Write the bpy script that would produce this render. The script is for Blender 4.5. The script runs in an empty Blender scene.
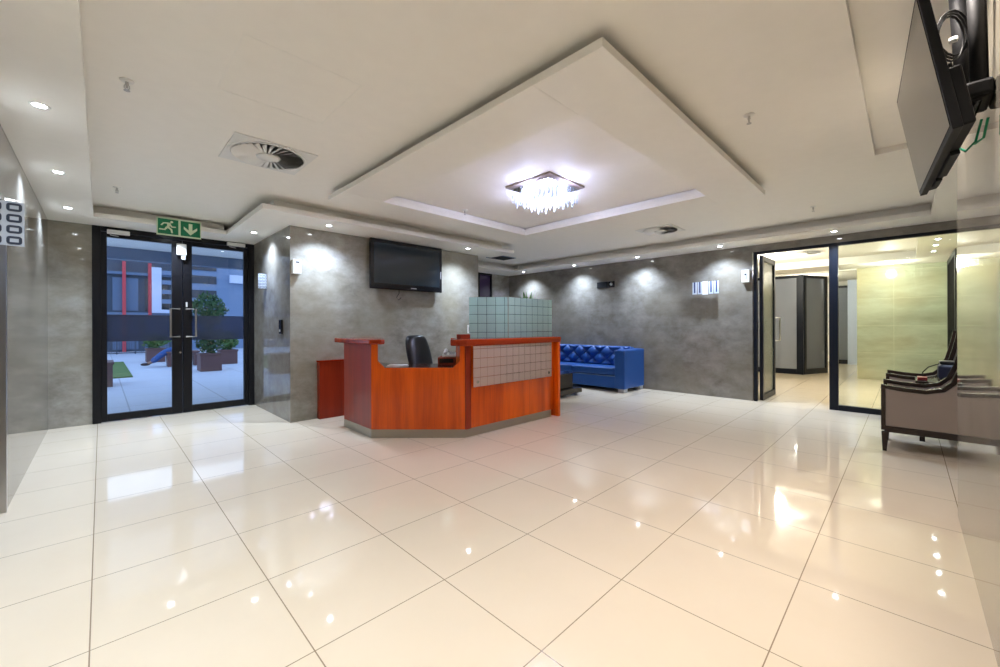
import bpy, bmesh, math, random
from mathutils import Vector, Matrix
PI=math.pi; R=math.radians
random.seed(7)
S=bpy.context.scene; COL=S.collection

# ------------------------------------------------------------------ helpers
class MB:
    def __init__(s): s.bm=bmesh.new(); s.mi=0
    def face(s,vs):
        try: s.bm.faces.new(vs)
        except ValueError: pass
    def box(s,x0,x1,y0,y1,z0,z1,M=None):
        v=[s.bm.verts.new(((x0,x1)[i&1],(y0,y1)[(i>>1)&1],(z0,z1)[i>>2])) for i in range(8)]
        if M is not None:
            for q in v: q.co=M@q.co
        for f in ((0,2,3,1),(4,5,7,6),(0,1,5,4),(2,6,7,3),(0,4,6,2),(1,3,7,5)): s.face([v[i] for i in f])
        return s
    def prism(s,pts,vec,cap=True):
        """extrude planar 3-D polygon pts along vec"""
        a=[s.bm.verts.new(p) for p in pts]; b=[s.bm.verts.new(Vector(p)+Vector(vec)) for p in pts]
        n=len(a)
        s.face(a[::-1]); s.face(b)
        for i in range(n): s.face([a[i],a[(i+1)%n],b[(i+1)%n],b[i]])
        return s
    def poly(s,pts): s.face([s.bm.verts.new(p) for p in pts]); return s
    def slab(s,pts,z0,z1): return s.prism([(x,y,z0) for x,y in pts],(0,0,z1-z0))
    def tube(s,pts,r,n=10,close=False):
        pts=[Vector(p) for p in pts]; rings=[]
        m=len(pts)
        rr=r if isinstance(r,(list,tuple)) else [r]*m
        up=None
        for i,p in enumerate(pts):
            a=pts[(i-1)%m] if (close or i>0) else p; b=pts[(i+1)%m] if (close or i<m-1) else p
            t=(b-a).normalized()
            if up is None: up=Vector((0,0,1)) if abs(t.z)<.9 else Vector((1,0,0))
            x=t.cross(up).normalized(); y=x.cross(t).normalized(); up=y
            rings.append([s.bm.verts.new(p+x*math.cos(2*PI*k/n)*rr[i]+y*math.sin(2*PI*k/n)*rr[i]) for k in range(n)])
        for i in range(m if close else m-1):
            A,B=rings[i],rings[(i+1)%m]
            for k in range(n): s.face([A[k],A[(k+1)%n],B[(k+1)%n],B[k]])
        if not close: s.face(rings[0]); s.face(rings[-1][::-1])
        return s
    def lathe(s,prof,c=(0,0,0),n=24,M=None):
        rings=[]
        for r,z in prof:
            rings.append([s.bm.verts.new(Vector((c[0]+r*math.cos(2*PI*k/n),c[1]+r*math.sin(2*PI*k/n),c[2]+z))) for k in range(n)])
        if M is not None:
            for g in rings:
                for q in g: q.co=M@q.co
        for A,B in zip(rings,rings[1:]):
            for k in range(n): s.face([A[k],A[(k+1)%n],B[(k+1)%n],B[k]])
        s.face(rings[0][::-1]); s.face(rings[-1]); return s
    def ball(s,c,r,sub=2):
        M=Matrix.Translation(c)@Matrix.Diagonal((*((r,)*3 if not isinstance(r,(tuple,list)) else r),1))
        bmesh.ops.create_icosphere(s.bm,subdivisions=sub,radius=1,matrix=M); return s
    def build(s,name,mat,parent=None,bevel=0,smooth=False,seg=2,sub=0):
        off=Vector((0,0,0))
        p=parent
        while p is not None: off+=p.location; p=p.parent
        for v in s.bm.verts: v.co-=off
        bmesh.ops.recalc_face_normals(s.bm,faces=s.bm.faces)
        me=bpy.data.meshes.new(name); s.bm.to_mesh(me); s.bm.free()
        if smooth:
            for f in me.polygons: f.use_smooth=True
        me.materials.append(mat)
        o=bpy.data.objects.new(name,me); COL.objects.link(o); o.parent=parent
        if bevel:
            m=o.modifiers.new('bevel','BEVEL'); m.width=bevel; m.segments=seg; m.limit_method='ANGLE'; m.angle_limit=R(35)
        if sub:
            m=o.modifiers.new('sub','SUBSURF'); m.levels=sub; m.render_levels=sub
        return o
def box(name,mat,x0,x1,y0,y1,z0,z1,parent=None,bevel=0): return MB().box(x0,x1,y0,y1,z0,z1).build(name,mat,parent,bevel)
def root(name,label,cat,loc,group=None):
    o=bpy.data.objects.new(name,None); COL.objects.link(o); o.location=loc; o.empty_display_size=.1
    return tag(o,label,cat,group)
def tag(o,label,cat,group=None,kind=None):
    o['label']=label; o['category']=cat
    if group: o['group']=group
    if kind: o['kind']=kind
    return o
def struct(o): o['kind']='structure'; return o
def copy_tree(o,parent=None,loc=None,label=None):
    c=o.copy(); COL.objects.link(c); c.parent=parent
    if loc is not None: c.location=loc
    if label: c['label']=label
    for ch in list(o.children): copy_tree(ch,c)
    return c

# ------------------------------------------------------------------ materials
def newmat(n):
    m=bpy.data.materials.new(n); m.use_nodes=True; nt=m.node_tree
    return m,nt,nt.nodes,nt.links
def pm(n,col,rough=.5,metal=0,spec=.5,**k):
    m,nt,N,L=newmat(n); b=N['Principled BSDF']
    b.inputs['Base Color'].default_value=(*col,1); b.inputs['Roughness'].default_value=rough
    b.inputs['Metallic'].default_value=metal; b.inputs['Specular IOR Level'].default_value=spec
    for a,v in k.items(): b.inputs[a.replace('_',' ')].default_value=v
    # faint procedural variation of the surface
    tc=N.new('ShaderNodeTexCoord'); nz=N.new('ShaderNodeTexNoise'); nz.inputs['Scale'].default_value=9
    mx=N.new('ShaderNodeMix'); mx.data_type='RGBA'; mx.inputs[6].default_value=(*[c*.97 for c in col],1); mx.inputs[7].default_value=(*[min(1,c*1.02) for c in col],1)
    L.new(tc.outputs['Object'],nz.inputs['Vector']); L.new(nz.outputs['Fac'],mx.inputs[0]); L.new(mx.outputs[2],b.inputs['Base Color'])
    return m
def math_(nt,op,a,b=None,c=None):
    n=nt.nodes.new('ShaderNodeMath'); n.operation=op
    for i,v in enumerate((a,b,c)):
        if v is None: continue
        if isinstance(v,(int,float)): n.inputs[i].default_value=v
        else: nt.links.new(v,n.inputs[i])
    return n.outputs[0]
def linemask(nt,val,off,pitch,w):
    """1 on a joint of width w, every pitch"""
    t=math_(nt,'SUBTRACT',val,off-w/2); t=math_(nt,'FLOORED_MODULO',t,pitch) if False else math_(nt,'WRAP',t,pitch,0.0)
    return math_(nt,'LESS_THAN',t,w)
def pos(nt):
    g=nt.nodes.new('ShaderNodeNewGeometry'); s=nt.nodes.new('ShaderNodeSeparateXYZ'); nt.links.new(g.outputs['Position'],s.inputs[0]); return g,s
def tilemat(n,c1,c2,joint,px,py,ox,oy,w,rough,axes='XY',nscale=1.2,stretch=(1,1,1),bump=0,spec=.5,c3=None):
    m,nt,N,L=newmat(n); b=N['Principled BSDF']; g,s=pos(nt)
    mp=N.new('ShaderNodeMapping'); mp.inputs['Scale'].default_value=stretch; L.new(g.outputs['Position'],mp.inputs[0])
    nz=N.new('ShaderNodeTexNoise'); nz.inputs['Scale'].default_value=nscale; nz.inputs['Detail'].default_value=8; nz.inputs['Roughness'].default_value=.68
    nz.inputs['Distortion'].default_value=.15
    L.new(mp.outputs[0],nz.inputs['Vector'])
    cr=N.new('ShaderNodeValToRGB'); cr.color_ramp.elements[0].position=.32; cr.color_ramp.elements[1].position=.68
    cr.color_ramp.elements[0].color=(*c1,1); cr.color_ramp.elements[1].color=(*c2,1); L.new(nz.outputs['Fac'],cr.inputs[0])
    col=cr.outputs[0]
    if c3:
        n2=N.new('ShaderNodeTexNoise'); n2.inputs['Scale'].default_value=nscale*.35; L.new(g.outputs['Position'],n2.inputs['Vector'])
        r2=N.new('ShaderNodeValToRGB'); r2.color_ramp.elements[0].position=.42; r2.color_ramp.elements[1].position=.6; L.new(n2.outputs['Fac'],r2.inputs[0])
        mx=N.new('ShaderNodeMix'); mx.data_type='RGBA'; L.new(math_(nt,'MULTIPLY',r2.outputs[0],.45),mx.inputs[0]); L.new(col,mx.inputs[6]); mx.inputs[7].default_value=(*c3,1); col=mx.outputs[2]
    A=s.outputs[axes[0]]; B=s.outputs[axes[1]]
    k=math_(nt,'MAXIMUM',linemask(nt,A,ox,px,w),linemask(nt,B,oy,py,w))
    mx=N.new('ShaderNodeMix'); mx.data_type='RGBA'; L.new(k,mx.inputs[0]); L.new(col,mx.inputs[6]); mx.inputs[7].default_value=(*joint,1)
    L.new(mx.outputs[2],b.inputs['Base Color']); b.inputs['Specular IOR Level'].default_value=spec
    L.new(math_(nt,'ADD',math_(nt,'MULTIPLY',k,.08),rough),b.inputs['Roughness'])
    return m
def emit(n,col,st):
    m,nt,N,L=newmat(n); b=N['Principled BSDF']; b.inputs['Base Color'].default_value=(*col,1)
    b.inputs['Emission Color'].default_value=(*col,1); b.inputs['Emission Strength'].default_value=st; return m
def wood(n,c1,c2,rough=.22,sc=1.0,direction='Z'):
    m,nt,N,L=newmat(n); b=N['Principled BSDF']; g,s=pos(nt)
    mp=N.new('ShaderNodeMapping'); st={'Z':(9,9,.55),'X':(.55,9,9),'D':(6,6,6)}[direction]
    mp.inputs['Scale'].default_value=[q*sc for q in st]; L.new(g.outputs['Position'],mp.inputs[0])
    nz=N.new('ShaderNodeTexNoise'); nz.inputs['Scale'].default_value=1.0; nz.inputs['Detail'].default_value=5; L.new(mp.outputs[0],nz.inputs['Vector'])
    n2=N.new('ShaderNodeTexNoise'); n2.inputs['Scale'].default_value=7; n2.inputs['Detail'].default_value=3; L.new(mp.outputs[0],n2.inputs['Vector'])
    f=math_(nt,'ADD',math_(nt,'MULTIPLY',nz.outputs['Fac'],.8),math_(nt,'MULTIPLY',n2.outputs['Fac'],.2))
    cr=N.new('ShaderNodeValToRGB'); cr.color_ramp.elements[0].position=.36; cr.color_ramp.elements[1].position=.62
    cr.color_ramp.elements[0].color=(*c1,1); cr.color_ramp.elements[1].color=(*c2,1); L.new(f,cr.inputs[0])
    L.new(cr.outputs[0],b.inputs['Base Color']); b.inputs['Roughness'].default_value=rough
    b.inputs['Coat Weight'].default_value=.15; b.inputs['Specular IOR Level'].default_value=.35; b.inputs['Coat Roughness'].default_value=.12
    return m
def thin_glass(n,tint=(1,1,1),refl=1.0,ior=1.45,rough=0.0):
    m,nt,N,L=newmat(n); N.remove(N['Principled BSDF']); out=N['Material Output']
    t=N.new('ShaderNodeBsdfTransparent'); t.inputs[0].default_value=(*tint,1)
    g=N.new('ShaderNodeBsdfGlossy'); g.inputs['Roughness'].default_value=rough
    f=N.new('ShaderNodeFresnel'); f.inputs[0].default_value=ior
    mx=N.new('ShaderNodeMixShader'); L.new(math_(nt,'MULTIPLY',f.outputs[0],refl),mx.inputs[0]); L.new(t.outputs[0],mx.inputs[1]); L.new(g.outputs[0],mx.inputs[2]); L.new(mx.outputs[0],out.inputs[0])
    return m
def frosted(n,col,clear,grid=None,thru=.5,linecol=(.2,.3,.3),tint=(.8,.9,.9),rough=.25):
    """frosted film: part see-through, part white translucent; grid=(axis function name, pitch, width, offset_a, offset_z)"""
    m,nt,N,L=newmat(n); N.remove(N['Principled BSDF']); out=N['Material Output']
    t=N.new('ShaderNodeBsdfTransparent'); t.inputs[0].default_value=(*tint,1)
    d=N.new('ShaderNodeBsdfDiffuse'); tr=N.new('ShaderNodeBsdfTranslucent'); gl=N.new('ShaderNodeBsdfGlossy'); gl.inputs['Roughness'].default_value=rough
    for q in (d,tr): q.inputs[0].default_value=(*col,1)
    a=N.new('ShaderNodeMixShader'); a.inputs[0].default_value=thru; L.new(d.outputs[0],a.inputs[1]); L.new(tr.outputs[0],a.inputs[2])
    f=N.new('ShaderNodeFresnel'); f.inputs[0].default_value=1.4
    b=N.new('ShaderNodeMixShader'); b.inputs[0].default_value=clear; L.new(a.outputs[0],b.inputs[1]); L.new(t.outputs[0],b.inputs[2])
    last=b.outputs[0]
    if grid:
        g,s=pos(nt); ax,pitch,w,oa,oz=grid
        A=s.outputs['X'] if ax=='X' else math_(nt,'MULTIPLY',math_(nt,'SUBTRACT',s.outputs['X'],s.outputs['Y']),.7071)
        k=math_(nt,'MAXIMUM',linemask(nt,A,oa,pitch,w),linemask(nt,s.outputs['Z'],oz,pitch,w))
        t2=N.new('ShaderNodeBsdfTransparent'); t2.inputs[0].default_value=(*linecol,1)
        c=N.new('ShaderNodeMixShader'); L.new(k,c.inputs[0]); L.new(last,c.inputs[1]); L.new(t2.outputs[0],c.inputs[2]); last=c.outputs[0]
    e=N.new('ShaderNodeMixShader'); L.new(f.outputs[0],e.inputs[0]); L.new(last,e.inputs[1]); L.new(gl.outputs[0],e.inputs[2]); L.new(e.outputs[0],out.inputs[0])
    return m

M={}
M['floor']=tilemat('cream_polished_porcelain',(.83,.70,.52),(.87,.745,.57),(.34,.25,.16),.6,.6,.5665,.9643,.0045,.045,'XY',.7,spec=.62)
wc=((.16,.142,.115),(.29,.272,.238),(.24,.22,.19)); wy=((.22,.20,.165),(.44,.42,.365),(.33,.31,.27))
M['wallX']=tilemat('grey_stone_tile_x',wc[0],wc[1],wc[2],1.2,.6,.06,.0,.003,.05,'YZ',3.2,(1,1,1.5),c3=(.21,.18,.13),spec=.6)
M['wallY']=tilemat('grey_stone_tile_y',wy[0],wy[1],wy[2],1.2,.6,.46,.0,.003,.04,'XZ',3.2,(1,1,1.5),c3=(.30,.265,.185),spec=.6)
M['ceil']=pm('ceiling_paint',(.92,.885,.81),.6,spec=.3)
M['ceil_white']=pm('white_cornice_paint',(.91,.88,.81),.5,spec=.3)
M['black']=pm('black_aluminium',(.006,.006,.008),.35,0,.3)
M['navy']=pm('dark_bluish_aluminium',(.005,.007,.013),.38,0,.25)
M['steel']=pm('brushed_steel',(.55,.53,.50),.3,1)
M['chrome']=pm('chrome',(.85,.85,.86),.08,1)
M['plinth']=pm('satin_plinth_steel',(.42,.38,.30),.36,.75)
M['brass']=pm('brass',(.65,.50,.22),.3,1)
M['white']=pm('white_plastic',(.82,.81,.77),.4)
M['glass']=thin_glass('clear_glass',(.86,.92,.95),1.2,1.42)
M['glassin']=thin_glass('clear_interior_glass',(.92,.96,.95),1.1,1.4)
M['wood']=wood('cherry_veneer',(.60,.066,.002),(.93,.140,.004))
M['wood_dark']=wood('dark_red_and_shaded_veneer',(.24,.020,.005),(.36,.034,.008),.38)
M['wood_top']=wood('cherry_top',(.26,.018,.004),(.42,.045,.008),.15,direction='X')
M['worktop']=wood('dark_worktop',(.035,.012,.008),(.06,.02,.012),.15,direction='X')
M['espresso']=pm('espresso_wood',(.022,.012,.009),.25)
M['taupe']=pm('taupe_fabric',(.33,.27,.23),.85,spec=.2)
M['blue']=pm('royal_blue_velvet',(.005,.062,.27),.45,Sheen_Weight=.35,Sheen_Roughness=.4,Sheen_Tint=(.3,.55,1,1))
M['leather']=pm('black_leather',(.010,.010,.014),.32)
M['screen']=pm('dark_screen_glass',(.018,.03,.042),.05,spec=.8)
M['rscreen']=pm('grey_screen_panel',(.035,.033,.03),.10,spec=1.0)
M['gloss']=pm('gloss_black_plastic',(.010,.010,.013),.12)
M['rubber']=pm('black_rubber',(.008,.008,.009),.6,0,.25)
M['silver']=pm('silver_plastic',(.5,.5,.5),.35)
M['green_sign']=pm('sign_green',(.005,.20,.075),.5)
M['glow']=pm('photoluminescent_board',(.72,.83,.58),.5)
M['lens']=emit('downlight_lens',(.85,.93,1),28)
M['bulb']=emit('led_bulb',(.8,.88,1),4)
M['crystal']=pm('crystal',(.86,.91,1.0),.05,spec=1,Transmission_Weight=.55,IOR=1.5)
M['frost_green']=frosted('frosted_green_glass',(.74,.99,.95),.44,('X',.112,.005,.03,.02),.3,(.42,.56,.55),(.72,.95,.90))
M['frost_greenD']=frosted('frosted_green_glass_angled',(.74,.99,.95),.44,('D',.112,.005,.03,.02),.3,(.42,.56,.55),(.72,.95,.90))
M['frost_pink']=frosted('frosted_counter_glass',(.99,.76,.64),.48,('X',.105,  .0045,.05,.02),.08,(.72,.66,.62),(.95,.9,.86))
M['frost_grey']=frosted('frosted_grey_glass',(.36,.39,.46),.45,None,tint=(.75,.78,.8))
M['film']=frosted('grey_film_band',(.10,.12,.18),.55,None,tint=(.45,.5,.62))
M['stone_green']=tilemat('green_onyx_tile',(.30,.33,.23),(.50,.54,.41),(.7,.7,.5),1.2,.6,.2,.0,.003,.08,'YZ',1.2,(.6,.6,2.2),c3=(.55,.40,.16),spec=.6)
M['paper']=pm('white_paper',(.8,.8,.78),.6)
M['leaf']=pm('green_leaf',(.06,.16,.03),.5)
M['leaf2']=pm('dark_green_leaf',(.035,.10,.03),.6)
M['bark']=pm('bark',(.08,.05,.03),.8)
M['planter']=pm('purple_brown_planter',(.13,.065,.065),.6)
M['plaza']=tilemat('light_plaza_paving',(.50,.56,.66),(.56,.62,.70),(.34,.38,.44),1.2,1.2,.3,.1,.02,.5,'XY',.5)
M['grass']=pm('grass',(.08,.16,.035),.9)
M['b_dark']=pm('facade_dark_blue',(.035,.06,.10),.5)
M['b_mid']=pm('facade_mid_blue',(.10,.16,.26),.5)
M['b_light']=pm('facade_light_blue',(.16,.24,.38),.6)
M['b_white']=pm('facade_white_frame',(.55,.62,.78),.6)
M['b_red']=pm('facade_red_column',(.55,.05,.07),.5)
M['win']=pm('window_glass_dark',(.02,.03,.05),.05)
M['denim']=pm('blue_denim',(.03,.10,.32),.8)
M['skin']=pm('skin',(.35,.2,.13),.6)
M['darkcloth']=pm('dark_cloth',(.03,.02,.03),.9)
M['greenwire']=pm('green_wire',(.01,.25,.12),.4)
M['red']=pm('dark_red_plastic',(.25,.01,.015),.4)
M['curtain']=pm('amber_curtain',(.36,.17,.04),.8)
M['dspot']=pm('dark_vent',(.02,.02,.02),.7)
M['vent']=pm('vent_painted_metal',(.80,.79,.75),.45)
M['navybag']=pm('navy_bag',(.015,.02,.05),.4)

# ------------------------------------------------------------------ the room
ZC=2.66; ZS=2.5; ZL=2.555
struct(box('floor',M['floor'],-.7,12.25,-1.0,7.3,-.1,0))
struct(box('floor',M['floor'],12.25,17.6,-1.0,7.3,-.1,0))
# ceiling
w=MB().box(-.7,7.6,.19,7.4,ZC,ZC+.1).box(4.68,7.6,-1.0,.19,ZC,ZC+.1).box(-.7,4.68,-1.0,.19,ZC+.045,ZC+.1); struct(w.build('ceiling',M['ceil']))
struct(box('ceiling',M['ceil'],7.6,17.6,-1.0,7.4,ZC,ZC+.1))
# left wall with the lift doorway
LX=-.45
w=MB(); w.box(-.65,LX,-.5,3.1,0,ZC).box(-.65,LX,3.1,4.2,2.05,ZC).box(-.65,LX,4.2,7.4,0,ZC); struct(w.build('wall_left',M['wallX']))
struct(box('door_2',M['espresso'],-.60,-.56,3.1,4.2,0,2.05))
w=MB().box(-.56,LX+.006,4.17,4.205,0,2.05).box(-.56,LX+.006,3.095,3.13,0,2.05).box(-.56,LX+.006,3.13,4.17,2.02,2.055); struct(w.build('trim_1',M['steel']))
# right wall (polished) and the chair alcove behind it
struct(box('wall_right',M['wallY'],LX,3.87,-.42,-.225,0,ZC+.045))
w=MB().box(3.87,12.2,-1.0,-.80,0,ZC).box(3.67,3.87,-1.0,-.42,0,ZC); struct(w.build('wall_alcove',M['wallY']))
# block carrying the television, wall with entrance, far corner
struct(box('wall_center',M['wallY'],1.70,4.88,5.5,7.4,0,ZC))
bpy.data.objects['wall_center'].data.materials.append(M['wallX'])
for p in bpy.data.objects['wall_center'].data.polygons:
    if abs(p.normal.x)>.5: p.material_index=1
w=MB().box(LX,-.08,7.2,7.4,0,ZC).box(-.08,1.70,7.2,7.4,2.515,ZC); struct(w.build('wall_front',M['wallY']))
w=MB().box(4.88,6.40,7.2,7.4,0,ZC).box(6.40,6.84,7.2,7.4,2.5,ZC).box(6.84,7.6,7.2,7.4,0,ZC); struct(w.build('wall_back',M['wallY']))
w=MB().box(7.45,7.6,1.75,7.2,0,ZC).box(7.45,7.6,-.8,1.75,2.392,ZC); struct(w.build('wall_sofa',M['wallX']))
# cornices: white lip with a shadow gap above
w=MB()
def cornice(x0,x1,y0,y1,ix0=0,ix1=0,iy0=0,iy1=0):
    w.box(x0,x1,y0,y1,ZS,ZL); w.box(x0+ix0,x1-ix1,y0+iy0,y1-iy1,ZL,ZC)
cornice(LX,-.06,-.225,6.65,ix1=.12)
cornice(LX,1.24,6.65,7.2,iy0=.15)
cornice(1.24,1.70,4.9,7.2,ix0=.15,iy0=.15)
cornice(1.70,5.20,4.9,5.5,ix1=.15,iy0=.15)
cornice(4.88,7.45,6.50,7.2,iy0=.15)
cornice(6.88,7.45,-.20,6.50,ix0=.15)
cornice(3.87,7.45,-.80,-.20,iy1=.08)
struct(w.build('trim_2',M['ceil_white'],bevel=.003))
# hanging square ring
w=MB(); X0,X1,Y0,Y1=1.703,4.84,1.02,4.29; x0,x1,y0,y1=2.152,4.43,1.458,3.95
for a in ((X0,X1,Y0,y0),(X0,X1,y1,Y1),(X0,x0,y0,y1),(x1,X1,y0,y1)): w.box(*a,2.55,2.597)
for a in ((x0-.04,x1+.04,y0-.04,y0),(x0-.04,x1+.04,y1,y1+.04),(x0-.04,x0,y0,y1),(x1,x1+.04,y0,y1)): w.box(*a,2.597,2.625)
i=.15
for a in ((X0+i,X1-i,Y0+i,y0-.04),(X0+i,X1-i,y1+.04,Y1-i),(X0+i,x0-.04,y0-.04,y1+.04),(x1+.04,X1-i,y0-.04,y1+.04)): w.box(*a,2.597,ZC)
struct(w.build('trim_4',M['ceil_white'],bevel=.003))
# access hatch outline
w=MB()
for a in ((.50,1.12,2.295,2.303),(.50,1.12,2.93,2.938),(.50,.508,2.303,2.93),(1.112,1.12,2.303,2.93)): w.box(*a,ZC-.0015,ZC)
tag(w.build('access_hatch',M['ceil_white']),'faint square access hatch frame flush in the plain ceiling at upper left','hatch')

# entrance doors -----------------------------------------------------------
FY=7.2
w=MB().box(-.08,.0,FY-.02,FY+.10,0,2.515).box(1.62,1.70,FY-.02,FY+.10,0,2.515).box(0,1.62,FY-.02,FY+.10,2.44,2.515)
struct(w.build('trim_5',M['black'],bevel=.004))
def leaf(name,xa,xb,label,hs):
    r=root(name,label,'door',((xa+xb)/2,FY+.03,0)); r['kind']='structure'
    m=MB(); a,b=FY+.0,FY+.06
    m.box(xa,xa+.055,a,b,.01,2.435).box(xb-.055,xb,a,b,.01,2.435).box(xa+.055,xb-.055,a,b,2.375,2.435).box(xa+.055,xb-.055,a,b,.01,.10)
    m.build('door_frame',M['black'],r,bevel=.003)
    box('glass_pane',M['glass'],xa+.055,xb-.055,FY+.028,FY+.034,.10,2.375,r)
    box('film_band',M['film'],xa+.055,xb-.055,FY+.0285,FY+.0275,1.03,1.38,r)
    return r
l1=leaf('door_1',0,.815,'left glass leaf of the black framed double entrance door',1)
l3=leaf('door_3',.82,1.62,'right glass leaf of the black framed double entrance door',-1)
# wide meeting stile
for l,a,b,hx,s in ((l1,.70,.812,.755,-1),(l3,.823,.925,.885,1)):
    box('meeting_stile',M['black'],a,b,FY-.005,FY+.055,.01,2.435,l,.003)
    e=hx+s*-.04 if s<0 else hx+.045
    p0=hx+(.02 if s<0 else -.02)
    xs=hx-.075*(1 if s<0 else -1)
    m=MB().tube([(hx+(.03 if s<0 else -.03),FY-.02,1.47),(xs,FY-.07,1.47),(xs,FY-.07,1.08),(hx+(.03 if s<0 else -.03),FY-.02,1.08)],.012,8)
    m.build('pull_handle',M['steel'],l,smooth=False)
MB().lathe([(.012,0),(.012,.012)],(0,0,0),16,Matrix.Translation((.79,FY-.006,.86))@Matrix.Rotation(R(90),4,'X')).build('lock_cylinder',M['steel'],l1)
box('cylinder_plate',M['white'],.852,.872,FY-.016,FY-.004,1.5,1.57,l3)
for x0_,x1_,z,lb in ((.055,.27,2.44,'white door closer above the left entrance leaf'),(1.34,1.57,2.465,'white door closer above the right entrance leaf')):
    r=root('door_closer',lb,'door closer',((x0_+x1_)/2,FY-.05,z-.03),'white closers over the entrance')
    box('closer_body',M['white'],x0_,x1_,FY-.08,FY-.021,z-.03,z+.02,r,.005)
    MB().tube([(x0_+.03,FY-.05,z-.03),(x0_+.03,FY-.05,z-.045),((x0_+x1_)/2,FY-.03,z-.05)],.006,6).build('closer_arm',M['silver'],r)
r=root('magnetic_lock','white magnetic lock box over the meeting stiles of the entrance doors','lock',(.805,FY-.03,2.2))
box('lock_body',M['white'],.75,.858,FY-.06,FY-.021,2.225,2.38,r,.005); box('armature',M['silver'],.80,.85,FY-.05,FY-.0055,2.165,2.222,r,.003)

# exit sign ----------------------------------------------------------------
r=root('exit_sign','green and pale running man and down arrow exit sign over the entrance','sign',(.724,6.63,2.385))
sx0,sx1,sz0,sz1=.497,.952,2.385,2.612; sy=6.636
box('board',M['glow'],sx0,sx1,sy,sy+.012,sz0,sz1,r,.002)
g=.012; mid=(sx0+sx1)/2
m=MB().box(sx0+g,mid-g*1.0,sy-.003,sy,sz0+.018,sz1-.018).box(mid+g*1.0,sx1-g,sy-.003,sy,sz0+.018,sz1-.018); m.build('green_panel',M['green_sign'],r)
def flat(m,pts,ox,oz,sc,y): m.prism([(ox+a*sc,y,oz+b*sc) for a,b in pts],(0,-.002,0))
cx_,cz_=(sx0+mid)/2,(sz0+sz1)/2-.002; sc=.098
m=MB(); y=sy-.0035
hd=[(.36+.15*math.cos(t*PI/5),.66+.15*math.sin(t*PI/5)) for t in range(10)]; flat(m,hd,cx_,cz_,sc,y)
flat(m,[(-.15,.55),(.22,.55),(.28,.40),(.12,.0),(.10,-.12),(-.22,-.10),(-.10,.18)],cx_,cz_,sc,y)      # torso
flat(m,[(.18,.50),(.42,.10),(.78,.12),(.78,-.03),(.34,-.06),(.06,.28)],cx_,cz_,sc,y)               # front arm
flat(m,[(-.12,.55),(-.52,.50),(-.78,.15),(-.64,.08),(-.42,.36),(-.06,.40)],cx_,cz_,sc,y)           # rear arm
flat(m,[(-.22,-.05),(-.10,.10),(.12,-.02),(.42,-.30),(.48,-.78),(.30,-.78),(.22,-.38),(-.02,-.20)],cx_,cz_,sc,y) # front leg
flat(m,[(-.22,.02),(.02,-.12),(-.30,-.48),(-.92,-.48),(-.92,-.32),(-.40,-.32)],cx_,cz_,sc,y)        # rear leg
m.build('running_man',M['glow'],r)
cx_=(mid+sx1)/2
m=MB(); flat(m,[(-.20,.75),(.20,.75),(.20,-.05),(.20,-.15),(.72,.30),(.72,-.05),(0,-.78),(-.72,-.05),(-.72,.30),(-.20,-.15)],cx_,cz_,sc,y)
m.build('down_arrow',M['glow'],r)

# downlights ---------------------------------------------------------------
def lamp(name,loc,energy,typ='SPOT',color=(.80,.90,1),size=R(125),blend=1,parent=None,rad=.03):
    l=bpy.data.lights.new(name,typ); l.energy=energy; l.color=color; l.shadow_soft_size=rad
    if typ=='SPOT': l.spot_size=size; l.spot_blend=blend
    o=bpy.data.objects.new(name,l); COL.objects.link(o); o.location=loc; o.parent=parent; return o
def downlight():
    r=root('downlight','x','downlight',(0,0,ZS))
    MB().lathe([(.030,-.001),(.042,-.006),(.045,-.003),(.045,.0),(.030,.0)],(0,0,ZS),24).build('trim_ring',M['white'],r,smooth=True)
    MB().lathe([(.028,-.002),(.028,-.0005)],(0,0,ZS),20).build('lens',M['lens'],r)
    return r
DL=downlight()
DE=66
left=[(-.25,.72),(-.25,2.13),(-.25,3.53),(-.25,4.94),(-.25,6.34)]
sofa=[(7.13,6.41),(7.13,4.97),(7.13,3.55),(7.13,2.135),(7.13,.70)]
tvs=[(2.06,5.17),(4.31,5.11)]
oth=[(1.48,6.25),(.66,6.95),(5.9,-.45)]
far=[(8.26,-.33),(8.9,-.33),(9.55,-.33),(10.3,-.33)]
lab={0:'downlight in the left cornice nearest the camera',}
first=True
def put_dl(x,y,label,group,e=DE,col=(.63,.77,1),aim=None):
    global first
    if first: o=DL; o.location=(x,y,ZS); o['label']=label; first=False
    else: o=copy_tree(DL,None,(x,y,ZS),label)
    o['group']=group
    l=lamp('downlight_lamp',(x,y,(ZC+.0445 if y==-.02 else ZS)-.012),e,color=col)
    if aim: l.rotation_euler=Vector((aim[0],aim[1],-1)).to_track_quat('-Z','Y').to_euler()
    return o
for (x,y),l in zip(left[2:],('nearest of the lit downlights in the left cornice','middle of the lit downlights in the left cornice','farthest downlight in the left cornice, by the entrance doors')): put_dl(x,y,l,'downlights in the left cornice',DE*.8,aim=(-.25,0))
for (x,y) in left[:2]: lamp('cornice_lamp',(x,y,ZS-.012),DE*.8)
for (x,y),l in zip(sofa,('downlight in the far corner left of the blue sofa','downlight over the left end of the blue sofa','downlight just right of the blue sofa, before the black vent','downlight over the letter plates on the sofa wall','downlight over the black mullion of the glass partition')): put_dl(x,y,l,'downlights along the sofa wall',DE*1.1,aim=(.10,0))
for (x,y),l in zip(tvs,('downlight left of the wall television','downlight right of the wall television')): put_dl(x,y,l,'downlights beside the wall television',aim=(0,.10))
put_dl(*oth[0],'downlight beside the dark side wall right of the entrance','downlights near the entrance',aim=(.15,0))
put_dl(*oth[1],'downlight hidden just behind the green exit sign','downlights near the entrance')
put_dl(*oth[2],'downlight in the alcove above the taupe armchairs','downlights near the armchairs',DE*.5)
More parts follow.
